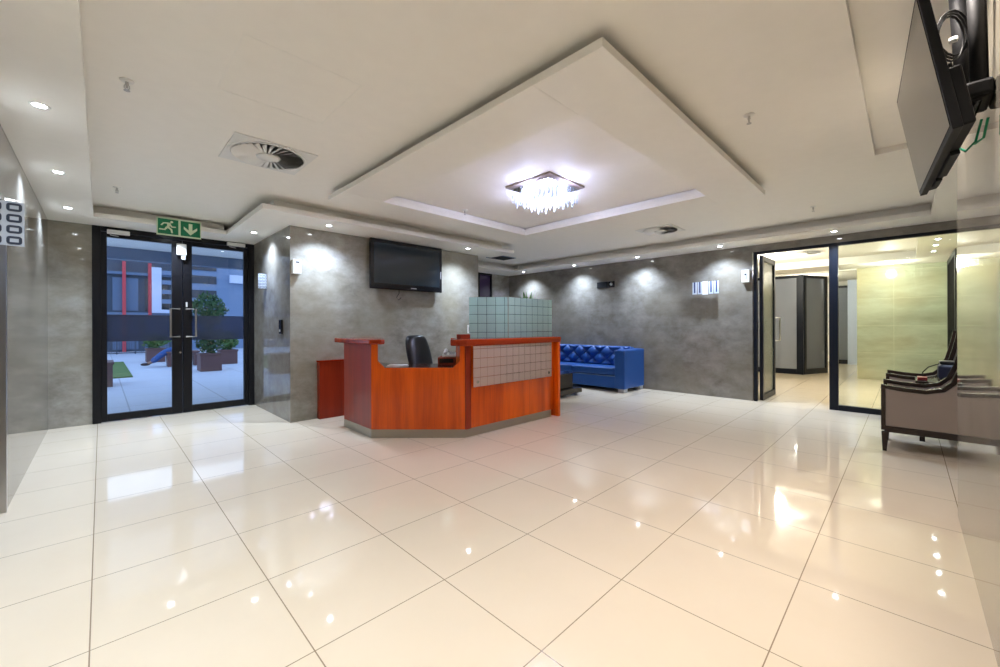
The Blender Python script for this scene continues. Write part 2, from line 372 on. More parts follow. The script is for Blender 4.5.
for (x,y),l in zip(far,('first downlight in the row seen through the fixed glass','second downlight in the row seen through the fixed glass','third downlight in the row seen through the fixed glass','fourth downlight in the row seen through the fixed glass')): put_dl(x,y,l,'row of downlights beyond the fixed glass',DE*.5,(1,.93,.75))

for (x,y),l in zip(((3.45,-.02),(2.25,-.02),(1.05,-.02)),('downlight behind the tilted television, nearest the chair alcove','downlight directly above the tilted television','downlight in the raised ceiling strip nearest the camera')):
    o=put_dl(x,y,l,'downlights in the raised strip by the right wall',DE*.62,(1,.90,.82)); 
    o.location.z=ZC+.0445
# chandelier ---------------------------------------------------------------
CX,CY=3.26,2.63
r=root('chandelier','square crystal chandelier glowing bluish white in the recessed ceiling','chandelier',(CX,CY,ZC))
h=.29
MB().box(CX-h,CX+h,CY-h,CY+h,ZC-.022,ZC).build('mounting_plate',M['taupe'],r,bevel=.003)
MB().box(CX-.25,CX+.25,CY-.25,CY+.25,ZC-.04,ZC-.0225).build('mirror_plate',M['chrome'],r,bevel=.002)
n=9
def drop(x,y,zt,L):
    m=MB(); m.tube([(x,y,zt),(x,y,zt-L*.35)],.0015,4); m.tube([(x,y,zt-L*.35),(x,y,zt-L*.4),(x,y,zt-L*.85),(x,y,zt-L)],[.004,.012,.015,.003],6)
    return m
proto=None
for i in range(n):
    for j in range(n):
        x=CX-.232+.464*i/(n-1); y=CY-.232+.464*j/(n-1)
        e=max(abs(i-4),abs(j-4))
        L=.10+.012*e+random.uniform(-.012,.012)+(.02 if (i+j)%2 else 0)
        if proto is None:
            proto=drop(x,y,ZC-.0405,.15).build('crystal_drop',M['crystal'],r); proto0=(x,y); o=proto
        else:
            o=proto.copy(); COL.objects.link(o)
        o.scale=(1,1,1)
        # mesh local coords are relative to the root: shift so the copy hangs at its own place
        k=L/.15; o.scale=(1,1,k); o.location=(x-proto0[0],y-proto0[1],-.0405*(1-k))
for i in range(5):
    for j in range(5):
        x=CX-.19+.095*i; y=CY-.19+.095*j
        if abs(i-2)+abs(j-2)>3: continue
        MB().ball((x+.02,y+.02,ZC-.058),.012,1).build('led_bulb',M['bulb'],r)
lamp('chandelier_lamp',(CX,CY,ZC-.15),20,'POINT',(.66,.70,1),rad=.12)
for dx,dy in ((-.27,0),(.27,0),(0,-.27),(0,.27)): lamp('chandelier_side_lamp',(CX+dx,CY+dy,ZC-.10),2,'POINT',(.52,.58,1),rad=.03)

# ceiling diffusers --------------------------------------------------------
def diffuser(cx,cy,s,label,z=ZC):
    r=root('air_diffuser',label,'air diffuser',(cx,cy,z)); h=s/2
    MB().box(cx-h,cx+h,cy-h,cy+h,z-.008,z).build('face_plate',M['vent'],r,bevel=.002)
    MB().lathe([(h*.90,-.0095),(h*.90,-.0082)],(cx,cy,z),48).build('dark_throat',M['dspot'],r)
    m=MB(); nb=30
    for k in range(nb):
        a=2*PI*k/nb; d=2*PI/nb*.62
        p=[]
        for rr,aa,zz in ((h*.30,a,-.018),(h*.88,a+.10,-.024),(h*.88,a+.10+d,-.011),(h*.30,a+d,-.013)):
            p.append((cx+rr*math.cos(aa),cy+rr*math.sin(aa),z+zz))
        m.prism(p,(0,0,-.0012))
    m.build('swirl_blades',M['vent'],r)
    MB().lathe([(h*.30,-.012),(h*.29,-.022),(h*.1,-.027),(.004,-.028)],(cx,cy,z),32).build('hub',M['vent'],r,smooth=True)
    MB().lathe([(h*.96,-.010),(h*.955,-.014),(h*.90,-.014),(h*.885,-.010)],(cx,cy,z),48).build('outer_ring',M['vent'],r)
    return r
diffuser(1.005,3.79,.60,'large square swirl air diffuser in the ceiling above the entrance side')
diffuser(6.00,2.62,.54,'round swirl air diffuser in the ceiling in front of the sofa wall')
diffuser(9.93,1.44,.60,'square air diffuser in the ceiling of the room beyond the glass')
r=root('return_grille','dark square air grille in the ceiling in the far corner recess','air grille',(5.98,6.02,ZC))
box('grille_frame',M['b_mid'],5.72,6.24,5.82,6.20,ZC-.01,ZC,r,.002)
m=MB()
for k in range(9): m.box(5.75,6.21,5.85+k*.037,5.866+k*.037,ZC-.018,ZC-.0101)
m.build('slats',M['dspot'],r)
# sprinklers
def sprinkler(x,y,label,z=ZC,s=.75):
    r=root('sprinkler',label,'sprinkler',(x,y,z),'ceiling sprinklers')
    MB().lathe([(.045*s,-.001),(.042*s,-.006),(.018*s,-.010)],(x,y,z),24).build('escutcheon',M['white'],r,smooth=True)
    m=MB().lathe([(.010*s,-.010),(.012*s,-.03),(.008*s,-.034),(.008*s,-.045)],(x,y,z),12)
    m.tube([(x-.014*s,y,z-.03),(x-.016*s,y,z-.045),(x,y,z-.06)],.0025,6).tube([(x+.014*s,y,z-.03),(x+.016*s,y,z-.045),(x,y,z-.06)],.0025,6)
    m.lathe([(.020*s,-.062),(.020*s,-.059)],(x,y,z),16); m.build('sprinkler_head',M['steel'],r)
sprinkler(.11,3.21,'sprinkler head in the ceiling near the left cornice')
sprinkler(3.16,.76,'sprinkler head in the ceiling right of the hanging square ring')
sprinkler(.12,5.72,'small sprinkler head in the ceiling towards the entrance doors')
sprinkler(6.15,.80,'small sprinkler head in the ceiling towards the glass partition')
sprinkler(3.21,3.86,'sprinkler head inside the recessed square of the hanging ring')

# ------------------------------------------------------------------ wall items
# flat television
r=root('wall_television','black flat television hanging on the stone wall behind the reception desk','television',(3.41,5.40,1.75))
tx0,tx1,tz0,tz1=2.735,3.995,1.765,2.494
box('tv_body',M['gloss'],tx0,tx1,5.395,5.44,tz0,tz1,r,.012)
box('tv_back',M['gloss'],tx0+.15,tx1-.15,5.44,5.47,tz0+.1,tz1-.1,r,.008)
box('tv_screen',M['screen'],tx0+.055,tx1-.055,5.3925,5.3948,tz0+.085,tz1-.055,r)
box('tv_badge',M['silver'],3.40,3.50,5.392,5.3945,tz0+.03,tz0+.045,r); box('side_control',M['silver'],tx1-.035,tx1-.022,5.392,5.3945,1.99,2.11,r)
box('wall_bracket',M['steel'],3.2,3.6,5.47,5.5,1.95,2.3,r)
MB().tube([(3.23,5.46,1.86),(3.24,5.47,1.72),(3.20,5.475,1.66),(3.23,5.47,1.62),(3.28,5.48,1.66)],.005,6).build('loose_cable',M['rubber'],r)

# big tilted television on the right
e=Vector((.99793,.06424,0)); up=Vector((-.06424*math.sin(R(9.4)),.99793*math.sin(R(9.4)),math.cos(R(9.4)))); nrm=e.cross(up)*-1
Cc=Vector((2.0412,-.1084,1.8792)); W_,H_=.936,.508
T=Matrix((( e.x,-nrm.x,up.x,Cc.x),(e.y,-nrm.y,up.y,Cc.y),(e.z,-nrm.z,up.z,Cc.z),(0,0,0,1)))   # local: x along width, y behind, z up
if nrm.y<0: T=Matrix(((e.x,nrm.x,up.x,Cc.x),(e.y,nrm.y,up.y,Cc.y),(e.z,nrm.z,up.z,Cc.z),(0,0,0,1)))
r=root('tilted_television','black television tilted down high on the right wall near the camera','television',(2.5,-.10,1.88))
MB().box(-.004,W_+.004,.0,.026,-.006,H_+.006,T).build('tv_bezel',M['rubber'],r,bevel=.003)
MB().box(.012,W_-.012,-.0022,-.0002,.014,H_-.012,T).build('tv_screen',M['rscreen'],r)
MB().box(.02,W_-.02,.0262,.060,.004,H_*.42,T).build('tv_back',M['rubber'],r,bevel=.006)
m=MB()
for k in range(3): m.box(.52+k*.13,.60+k*.13,.0602,.074,.03,.09,T)
m.box(.30,.62,.03,.056,-.014,.0035,T).box(.68,.80,.03,.05,-.012,.0035,T); m.build('connector_panel',M['rubber'],r,bevel=.002)
MB().box(.35,.62,.0265,.072,.215,.36,T).build('mounting_bracket',M['rubber'],r,bevel=.003)
def P(x,y,z): return (x,y,z)
r2=root('ceiling_mount','black ceiling mount with twin pipes and looping cables behind the tilted television','television mount',(2.42,-.19,2.05))
MB().tube([(2.46,-.165,2.12),(2.45,-.155,2.38),(2.44,-.14,2.66)],.026,14).build('pole',M['rubber'],r2,smooth=True)
MB().tube([(2.30,-.19,2.05),(2.29,-.185,2.3),(2.28,-.175,2.66)],.024,14).build('pole',M['rubber'],r2,smooth=True)
MB().box(2.27,2.47,-.224,-.15,2.05,2.11).build('hinge_bracket',M['rubber'],r2,bevel=.012)
MB().tube([(2.33,-.19,2.06),(2.38,-.165,1.98),(2.42,-.16,2.0)],.012,8).build('brace',M['gloss'],r2)
m=MB(); import itertools
for q in range(3):
    pts=[]
    for t in range(17):
        a=2*PI*t/16; ca=math.cos(a)*(.05+.006*q); pts.append((2.27+.7*ca+.006*q,-.118-.7*ca-.004*q,2.29+.085*math.sin(a)+.012*q))
    m.tube(pts[:-1],.004,6,close=True)
    m.tube([(2.36+.01*q,-.12,2.24),(2.40,-.135,2.18),(2.40+.01*q,-.155,2.08)],.0055,6)
m.build('cable_loops',M['rubber'],r2)
m=MB()
for (x,y,z) in ((2.37,-.13,2.33),(2.385,-.135,2.21),(2.32,-.155,2.105),(2.47,-.17,2.125)): m.box(x-.012,x+.012,y-.012,y+.012,z-.008,z+.008)
m.build('cable_clamps',M['white'],r2,bevel=.004)
MB().tube([(2.36,-.20,1.99),(2.42,-.19,1.93),(2.50,-.17,1.92),(2.55,-.15,1.96)],.004,6).tube([(2.30,-.21,1.97),(2.36,-.205,1.92),(2.44,-.19,1.925)],.004,6).build('earth_wire',M['greenwire'],r2)

# projecting plates with rows of rounded outlines
def ring2d(m,cx,cz,w,h,t,y,d=.002):
    r_=min(w,h)/2
    def rr(w,h,r_):
        out=[]
        for qx,qz,a0 in ((1,1,0),(-1,1,90),(-1,-1,180),(1,-1,270)):
            for k in range(4):
                a=R(a0+k*30); out.append((cx+qx*(w/2-r_)+r_*math.cos(a),cz+qz*(h/2-r_)+r_*math.sin(a)))
        return out
    A=rr(w,h,r_*.6); B=rr(w-2*t,h-2*t,max(.001,r_*.6-t)); n=len(A)
    for i in range(n):
        j=(i+1)%n
        m.prism([(A[i][0],y,A[i][1]),(A[j][0],y,A[j][1]),(B[j][0],y,B[j][1]),(B[i][0],y,B[i][1])],(0,-d,0))
def plate(name,label,x0,x1,y,z0,z1,rows,cols):
    r=root(name,label,'sign',((x0+x1)/2,y,z0))
    box('acrylic_plate',M['silverblue'],x0,x1,y,y+.006,z0,z1,r,.001)
    m=MB(); cw=(x1-x0)/cols; ch=(z1-z0)/rows
    for i in range(cols):
        for j in range(rows): ring2d(m,x0+cw*(i+.5),z0+ch*(j+.5),cw*.78,ch*.74,min(cw,ch)*.2,y-.0002)
    m.build('rounded_outlines',M['darkline'],r)
M['silverblue']=pm('pale_acrylic',(.55,.60,.68),.15); M['darkline']=pm('dark_outline',(.03,.04,.07),.4)
plate('projecting_sign','pale projecting sign with dark rounded outlines on the left wall near the camera',LX+.0,-.262,3.0,1.605,1.815,4,3)
plate('projecting_sign','small pale projecting sign with rounded outlines on the side wall right of the entrance',1.592,1.698,6.5,1.765,1.975,5,3)
# letters on the sofa wall
r=root('wall_lettering','white and navy block plates standing off the sofa wall, casting long shadows','sign',(7.40,2.42,1.75))
ys=[2.60,2.515,2.43,2.335,2.25]
for k,yy in enumerate(ys):
    m=MB()
    if k==2: m.box(7.33,7.345,yy-.045,yy+.045,1.745,1.97)
    else:
        m.box(7.33,7.345,yy-.035,yy-.013,1.755,1.965).box(7.33,7.345,yy+.013,yy+.035,1.755,1.965).box(7.33,7.345,yy-.013,yy+.013,1.755,1.78)
    m.build('letter_plate',M['silverblue'] if k!=2 else M['white'],r,bevel=.002)
    if k!=2: box('navy_infill',pm('navy_infill',(.03,.05,.16),.4) if k==0 else bpy.data.materials['navy_infill'],7.336,7.343,yy-.012,yy+.012,1.781,1.965,r)
    m=MB()
    for zz in (1.80,1.92): m.tube([(7.345,yy+.024,zz),(7.4498,yy+.024,zz)],.004,6)
    m.build('standoff',M['steel'],r)
# alarm units
def unit(label,x0,x1,y0,y1,z0,z1,face):
    r=root('alarm_unit',label,'alarm unit',((x0+x1)/2,(y0+y1)/2,z0)); box('case',M['white'],x0,x1,y0,y1,z0,z1,r,.008)
    if face=='y':
        box('label_plate',M['silver'],x0+.03,x1-.02,y0-.002,y0,z1-.055,z1-.02,r); box('slot',M['dspot'],x0+.035,x1-.025,y0-.0035,y0-.0021,z1-.045,z1-.03,r)
    else:
        box('label_plate',M['silver'],x0-.002,x0,y0+.03,y1-.03,z0+.05,z1-.05,r); box('slot',M['dspot'],x0-.0035,x0-.0021,y0+.045,y1-.045,z1-.085,z1-.06,r)
unit('white alarm unit on the corner of the television wall beside the entrance side',1.715,1.815,5.43,5.499,1.885,2.07,'y')
unit('white alarm unit on the sofa wall beside the open glass door',7.38,7.449,1.775,1.89,1.91,2.11,'x')
# black vents on sofa wall
r=root('wall_speaker','black rectangular grille with a smaller square beside it on the sofa wall','wall grille',(7.44,4.4,2.0))
box('grille',M['rubber'],7.425,7.449,4.355,4.60,2.005,2.13,r,.004); box('square_module',M['gloss'],7.425,7.449,4.20,4.335,2.005,2.13,r,.004)
MB().lathe([(.03,0),(.03,.006)],(0,0,0),20,Matrix.Translation((7.4249,4.268,2.068))@Matrix.Rotation(R(-90),4,'Y')).build('speaker_cone',M['silver'],r)
r=root('light_switch','small white light switch low on the television wall, right of the desk chair','light switch',(4.67,5.49,1.11)); box('switch_plate',M['white'],4.62,4.70,5.488,5.499,1.09,1.24,r,.003); box('rocker',M['dspot'],4.645,4.675,5.484,5.4878,1.12,1.21,r,.002)
r=root('access_reader','black access reader on the side wall right of the entrance','access reader',(1.69,5.83,1.1)); box('reader_body',M['gloss'],1.675,1.699,5.78,5.88,1.12,1.31,r,.006); box('reader_light',M['silver'],1.672,1.6748,5.81,5.85,1.15,1.18,r)
box('wood_end_cap',M['brass'],1.695,1.703,5.495,5.499,.0,.001)
bpy.data.objects.remove(bpy.data.objects['wood_end_cap'])
# dark narrow window in far corner
r=root('window_1','x','window',(6.62,7.25,0)); 
for k in ('label','category'): del r[k]
r['kind']='structure'
MB().box(6.40,6.44,7.19,7.3,0,2.5).box(6.80,6.84,7.19,7.3,0,2.5).box(6.44,6.80,7.19,7.3,2.46,2.5).build('window_frame',M['black'],r)
box('window_pane',M['winviolet'] if 'winviolet' in M else pm('violet_dark_glass',(.06,.035,.09),.06),6.44,6.80,7.22,7.23,0,2.46,r)

# ------------------------------------------------------------------ glass partition and far room
GX=7.45
w=MB().box(GX-.005,GX+.07,1.69,1.735,0,2.392).box(GX-.005,GX+.07,.69,.79,0,2.392).box(GX-.005,GX+.07,.79,1.69,2.35,2.392).box(GX-.005,GX+.07,-.80,.69,2.35,2.392).box(GX-.005,GX+.07,-.80,.69,0,.075)
struct(w.build('trim_6',M['navy'],bevel=.003))
struct(box('window_2',M['glassin'],GX+.028,GX+.036,-.80,.69,.075,2.35))
r=root('door_4','open black framed frosted glass door leaf beside the sofa wall','door',(GX+.07,1.66,0)); r['kind']='structure'
a,b=1.625,1.675; q0,q1=GX+.09,GX+.95
MB().box(q0,q0+.07,a,b,.01,2.345).box(q1-.07,q1,a,b,.01,2.345).box(q0+.07,q1-.07,a,b,2.26,2.345).box(q0+.07,q1-.07,a,b,.01,.10).build('door_frame',M['navy'],r,bevel=.003)
box('glass_pane',M['frost_leaf'] if 'frost_leaf' in M else frosted('leaf_frost',(.50,.53,.46),.55,None,tint=(.85,.9,.82)),q0+.07,q1-.07,1.647,1.653,.10,2.26,r)
MB().tube([(q1-.03,1.62,1.35),(q1-.03,1.555,1.35),(q1-.03,1.555,.95),(q1-.03,1.62,.95)],.013,8).tube([(q1-.03,1.68,1.35),(q1-.03,1.745,1.35),(q1-.03,1.745,.95),(q1-.03,1.68,.95)],.013,8).build('pull_handle',M['steel'],r)
m=MB()
for zz in (.3,.7,1.2,1.65,2.1): m.tube([(GX+.08,1.70,zz-.05),(GX+.08,1.70,zz+.05)],.014,8)
m.build('hinge',M['steel'],r)
# far room shell
struct(box('wall_farroom_right',M['stone_green'],7.6,12.2,-.8,-.58,0,ZC))
w=MB().box(12.2,12.35,-.8,.80,0,ZC); struct(w.build('wall_farroom_end',M['stone_green']))
struct(box('wall_farroom_left',M['wallY'],7.6,17.6,5.2,5.4,0,ZC))
struct(box('wall_corridor_right',M['stone_green'],12.35,17.6,-.4,-.2,0,ZC))
struct(box('wall_corridor_end',M['ceil'],17.4,17.6,-.2,5.2,0,ZC))
w=MB(); cornice(7.6,12.2,-.58,-.12,iy1=.08); cornice(11.2,12.2,-.12,5.2,ix0=.08); struct(w.build('trim_7',M['ceil_white']))
struct(box('trim_8',M['ceil_white'],12.2,12.30,.80,5.2,2.47,ZC))
# black glazed door on the far room's right wall
r=root('door_5','black framed glass door on the side wall of the room beyond','door',(11.2,-.57,0)); r['kind']='structure'
MB().box(10.1,10.2,-.579,-.565,0,2.49).box(11.9,12.0,-.579,-.565,0,2.49).box(10.2,11.9,-.579,-.565,2.40,2.49).box(10.2,11.9,-.579,-.565,0,.09).build('door_frame',M['navy'],r)
box('glass_pane',pm('matte_black',(.004,.004,.005),.9,0,.05),10.2,11.9,-.575,-.572,.09,2.40,r)
# frosted partition at the far end, with an ajar leaf
def fpanel(nm,A,B,lab,ft=.07,mat='frost_grey',handle=False,H=2.46):
    A=Vector((*A,0)); B=Vector((*B,0)); d=(B-A); Lg=d.length; d.normalize(); n=Vector((-d.y,d.x,0))
    T=Matrix(((d.x,n.x,0,A.x),(d.y,n.y,0,A.y),(0,0,1,0),(0,0,0,1)))
    r=root(nm,lab,'glass panel',(A.x,A.y,0)); r['kind']='structure'
    MB().box(0,ft,-.025,.025,0,H,T).box(Lg-ft,Lg,-.025,.025,0,H,T).box(ft,Lg-ft,-.025,.025,H-.07,H,T).box(ft,Lg-ft,-.025,.025,0,.13,T).build('panel_frame',M['navy'],r,bevel=.003)
    MB().box(ft,Lg-ft,-.003,.003,.13,H-.07,T).build('glass_pane',M[mat],r)
    if handle: MB().tube([(0,0,0)]*0+[T@Vector((Lg-.03,-.03,1.3)),T@Vector((Lg-.03,-.09,1.3)),T@Vector((Lg-.03,-.09,1.0)),T@Vector((Lg-.03,-.03,1.0))],.014,8).build('pull_handle',M['steel'],r)
fpanel('window_3',(12.28,3.1),(12.28,1.84),'frosted glass panel at the end of the room beyond',.09)
fpanel('window_4',(12.28,5.1),(12.28,3.12),'second frosted glass panel at the end of the room beyond',.09)
fpanel('door_6',(12.30,1.80),(13.2,1.45),'ajar frosted glass door leaf at the end of the room beyond',.09,handle=True)
struct(box('trim_10',M['navy'],12.24,12.33,1.79,1.85,0,2.46))
fpanel('window_5',(16.6,1.75),(16.6,.9),'frosted glass panel at the end of the far corridor')
struct(box('trim_9',M['b_white'],16.5,16.55,.86,1.3,0,2.62))
tag(MB().prism([(13.4,2.75,1.2),(13.42,2.90,1.9),(13.42,2.85,2.3),(13.4,2.62,2.3),(13.4,2.52,1.2)],(.05,0,0)).build('amber_curtain',M['curtain']),'amber brown drape hanging behind the far frosted glass','curtain')
lamp('far_room_lamp',(9.9,1.9,2.45),48,'POINT',(1,.96,.84),rad=.15)
lamp('far_room_lamp',(11.5,.25,2.38),16,'POINT',(1,.95,.8),rad=.08)
lamp('corridor_lamp',(14.6,2.2,2.4),45,'POINT',(1,.95,.82),rad=.15)
for (x,y),l in zip(((9.9,1.9),(11.5,.25),(14.6,2.2)),('round ceiling light in the room beyond the open glass door','small round ceiling light before the far green stone wall','round ceiling light behind the far frosted glass')):
    z=ZC if x!=11.5 else ZS
    r=root('ceiling_light',l,'ceiling light',(x,y,z)); MB().lathe([(.09,-.0),(.09,-.015),(.07,-.02)],(x,y,z),24).build('light_ring',M['white'],r); MB().lathe([(.065,-.021),(.065,-.0201)],(x,y,z),24).build('lens',emit('warm_lens',(1,.93,.75),8) if 'warm_lens' not in bpy.data.materials else bpy.data.materials['warm_lens'],r)

# ------------------------------------------------------------------ reception desk
r=root('reception_desk','orange red cherry wood reception desk with raised counters and green glass screen','reception desk',(3.0,4.0,0))
P0=(2.10,4.83);P1=(2.09,4.115);P2=(2.81,3.388);P3=(4.40,3.372)
def panel(name,A,B,prof,th,mat,bev=.002,off=0):
    A=Vector((*A,0));B=Vector((*B,0));d=(B-A).normalized();n=Vector((-d.y,d.x,0))
    pts=[A+d*s+n*off+Vector((0,0,z)) for s,z in prof]
    return MB().prism(pts,n*th).build(name,mat,r,bevel=bev)
PB=.092
panel('side_panel',P1,P0,[(0.002,PB),(.713,PB),(.713,1.02),(.002,1.02)],-.03,M['wood_dark'])  # same cherry wood; shade on this side is put into the darker colour
L=(Vector(P2)-Vector(P1)).length
a=math.hypot(2.134-2.09,4.066-4.115); b=L-math.hypot(2.774-2.81,3.426-3.388)
panel('front_panel',P1,P2,[(0.001,PB),(L-.001,PB),(L-.001,1.005),(b,1.005),(b,.84),(b-.08,.763),(a+.075,.763),(a,.84),(a,1.02),(.001,1.02)],.035,M['wood'])
panel('front_panel',P2,P3,[(.002,PB),(1.585,PB),(1.585,1.0),(.002,1.0)],.035,M['wood'])
panel('corner_post',(2.812,3.385),(2.90,3.384),[(0,PB),(.075,PB),(.075,1.0),(0,1.0)],.02,M['wood_dark'],off=-.012)
# return faces of the notch
MB().slab([(2.134,4.066),(2.138,4.075),(2.24,4.30),(2.42,4.68),(2.42,4.80),(2.135,4.80),(2.130,4.1)],.765,1.0195).build('left_pedestal',M['wood'],r)
MB().slab([(2.774,3.430),(2.812,3.42),(3.0,3.42),(3.0,3.72),(2.95,3.72)],.765,.999).build('right_pedestal',M['wood'],r)
# plinth
pl=MB()
def strip(A,B,z0,z1,th,off):
    A=Vector((*A,0));B=Vector((*B,0));d=(B-A).normalized();n=Vector((-d.y,d.x,0))
    pl.prism([A+n*off+Vector((0,0,z0)),B+n*off+Vector((0,0,z0)),B+n*off+Vector((0,0,z1)),A+n*off+Vector((0,0,z1))],n*th)
strip(P1,P0,0,PB,-.04,-.0); strip(P1,P2,0,PB,.04,.0); strip(P2,(4.28,3.373),0,PB,.04,.0)
pl.build('plinth',M['plinth'],r,bevel=.001)
box('plinth_end',M['brass'],4.281,4.295,3.37,3.40,0,PB,r)
# end panel standing to the floor
MB().box(4.36,4.405,3.30,4.05,0,1.0).build('end_panel',M['wood'],r,bevel=.003)
# counter tops (thick, bull-nosed)
MB().slab([(2.05,5.00),(2.05,4.08),(2.135,3.98),(2.205,4.03),(2.34,4.29),(2.49,4.60),(2.49,5.00)],1.021,1.075).build('left_counter',M['wood_top'],r,bevel=.012,seg=3)
MB().slab([(2.70,3.50),(2.715,3.42),(2.79,3.33),(4.43,3.30),(4.495,3.50),(4.495,3.86),(3.18,3.86),(3.05,3.86)],1.001,1.073).build('right_counter',M['wood_top'],r,bevel=.012,seg=3)
# work surface and inner desk
MB().slab([(2.17,4.08),(2.78,3.47),(4.35,3.42),(4.35,4.0),(3.05,4.02),(2.55,4.45),(2.55,4.80),(2.17,4.80)],.725,.755).build('worktop',M['worktop'],r,bevel=.004)
box('pedestal_cabinet',M['wood_dark'],3.45,3.95,3.5,3.98,.0,.724,r)
box('pedestal_cabinet',M['wood_dark'],2.16,2.5,4.35,4.78,.0,.724,r)
# grid glass on the front
box('glass_panel',M['frost_pink'],2.89,4.262,3.335,3.342,.545,.996,r)
for x,z in ((2.95,.60),(4.2,.60)): MB().lathe([(.018,0),(.018,.03)],(0,0,0),16,Matrix.Translation((x,3.36,z))@Matrix.Rotation(R(90),4,'X')).build('glass_fixing',M['chrome'],r)
# green screen on the counter
box('glass_screen',M['frost_green'],3.62,4.48,3.50,3.508,1.0735,1.578,r)
T=Matrix(((-.7071,-.7071,0,3.612),(.7071,-.7071,0,3.512),(0,0,1,0),(0,0,0,1)))
MB().box(.004,.485,-.004,.004,1.0735,1.578,T).build('glass_screen',M['frost_greenD'],r)
MB().slab([(3.0,3.88),(3.62,3.60),(3.64,3.87),(3.30,4.05),(3.18,3.98)],1.03,1.0725).build('shelf',M['wood_top'],r)
r=root('low_cabinet','low dark red wooden cabinet against the television wall left of the desk','cabinet',(2.25,5.4,0))
box('carcass',M['wood_dark'],2.03,2.62,5.42,5.497,0,.75,r,.003); box('cabinet_top',M['wood_top'],2.02,2.63,5.41,5.498,.7505,.77,r,.002)

# things on the desk
o=MB().box(0,.23,0,.16,0,.012,Matrix.Translation((2.27,4.12,.7555))@Matrix.Rotation(R(-40),4,'Z')).box(0.01,.22,0.01,.15,.012,.022,Matrix.Translation((2.27,4.12,.7555))@Matrix.Rotation(R(-43),4,'Z')).build('paper_stack',M['paper'],None,bevel=.001)
tag(o,'short stack of white paper on the worktop behind the left counter','paper')
r=root('desk_organiser','dark red wooden box tray with white telephone on it, on the desk worktop','organiser',(3.16,4.05,.7555))
T=Matrix.Translation((2.875,3.975,.7555))@Matrix.Rotation(R(-42),4,'Z')
MB().box(0,.40,0,.22,0,.015,T).box(0,.40,0,.012,.015,.085,T).box(0,.40,.208,.22,.015,.085,T).box(0,.012,.012,.208,.015,.085,T).box(.388,.40,.012,.208,.015,.085,T).box(.012,.388,.012,.208,.068,.08,T).build('tray_body',M['wood_dark'],r,bevel=.002)
MB().box(.02,.19,-.004,0,.02,.07,T).box(.21,.38,-.004,0,.02,.07,T).build('tray_drawer',M['espresso'],r)
r=root('telephone','white desk telephone with handset lying on the dark red tray','telephone',(3.05,3.97,.842))
T2=T@Matrix.Translation((.05,.03,.0865))
MB().prism([T2@Vector(p) for p in ((0,0,0),(0,.15,0),(0,.15,.05),(0,0,.02))],T2.to_3x3()@Vector((.17,0,0))).build('telephone_base',M['white'],r,bevel=.005)
MB().tube([T2@Vector((.035,-.005,.045)),T2@Vector((.035,.02,.062)),T2@Vector((.035,.08,.072)),T2@Vector((.035,.14,.075)),T2@Vector((.035,.17,.062))],[.02,.022,.014,.022,.02],10).build('handset',M['paper'],r,smooth=True)
m=MB()
for i in range(3):
    for j in range(4):
        m.box(.085+i*.022,.10+i*.022,.03+j*.025,.045+j*.025,.028+j*.008,.034+j*.0085,T2)
m.build('keypad',M['silver'],r)
o=MB().box(2.84,2.985,3.50,3.57,1.0735,1.125).build('card_box',M['wood_dark'],None,bevel=.004); tag(o,'small dark red wooden box on the left end of the right counter','box')
r=root('white_dispenser','white rounded dispenser standing behind the green glass screen on the counter','dispenser',(3.62,3.66,1.0735))
MB().box(3.56,3.70,3.60,3.70,1.0735,1.19).build('dispenser_body',M['paper'],r,bevel=.025,seg=4)
box('dispenser_slot',M['silver'],3.60,3.66,3.597,3.5995,1.13,1.14,r)
# office chair
r=root('office_chair','black leather high-back office chair behind the reception desk','office chair',(3.03,4.36,0))
def cyl(m,a,b,ra,n=10): m.tube([a,b],ra,n)
T=Matrix.Translation((3.075,4.315,0))@Matrix.Rotation(R(5),4,'Z')   # local -y is the front
bm=MB(); Zs=[.52,.60,.75,.88,1.00,1.07,1.10]; Ws=[.16,.185,.20,.20,.185,.16,.11]; 
rows=[]
for z,wd in zip(Zs,Ws):
    yb=.18+.20*(z-.5)/.6; ring=[]
    for t in range(16):
        a=2*PI*t/16; ca,sa=math.cos(a),math.sin(a)
        th=.05 if z<1.1 else .03
        ring.append(bm.bm.verts.new(T@Vector((wd*math.copysign(abs(ca)**.6,ca),yb+th*math.copysign(abs(sa)**.8,sa)+.03*(ca*ca),z))))
    rows.append(ring)
for A,B in zip(rows,rows[1:]):
    for k in range(16): bm.face([A[k],A[(k+1)%16],B[(k+1)%16],B[k]])
bm.face(rows[0][::-1]); bm.face(rows[-1]); bm.build('backrest',M['leather'],r,smooth=True,sub=1)
MB().box(-.25,.25,-.27,.22,.43,.53,T).build('seat',M['leather'],r,bevel=.04,seg=4)
for s in (-1,1): MB().tube([T@Vector(p) for p in ((s*.25,.18,.48),(s*.31,.20,.62),(s*.31,.10,.69),(s*.31,-.15,.69),(s*.30,-.20,.62),(s*.25,-.12,.48))],.018,8).build('armrest',M['gloss'],r,smooth=True)
MB().tube([T@Vector((0,0,.12)),T@Vector((0,0,.43))],.03,12).build('gas_lift',M['steel'],r)
for k in range(5):
    a=2*PI*k/5; MB().tube([T@Vector((0,0,.12)),T@Vector((.28*math.cos(a),.28*math.sin(a),.075))],[.03,.015],8).build('base_arm',M['gloss'],r)
    MB().lathe([(.028,-.02),(.028,.02)],(0,0,0),14,T@Matrix.Translation((.28*math.cos(a),.28*math.sin(a),.03))@Matrix.Rotation(a,4,'Z')@Matrix.Rotation(R(90),4,'X')).build('castor',M['rubber'],r)

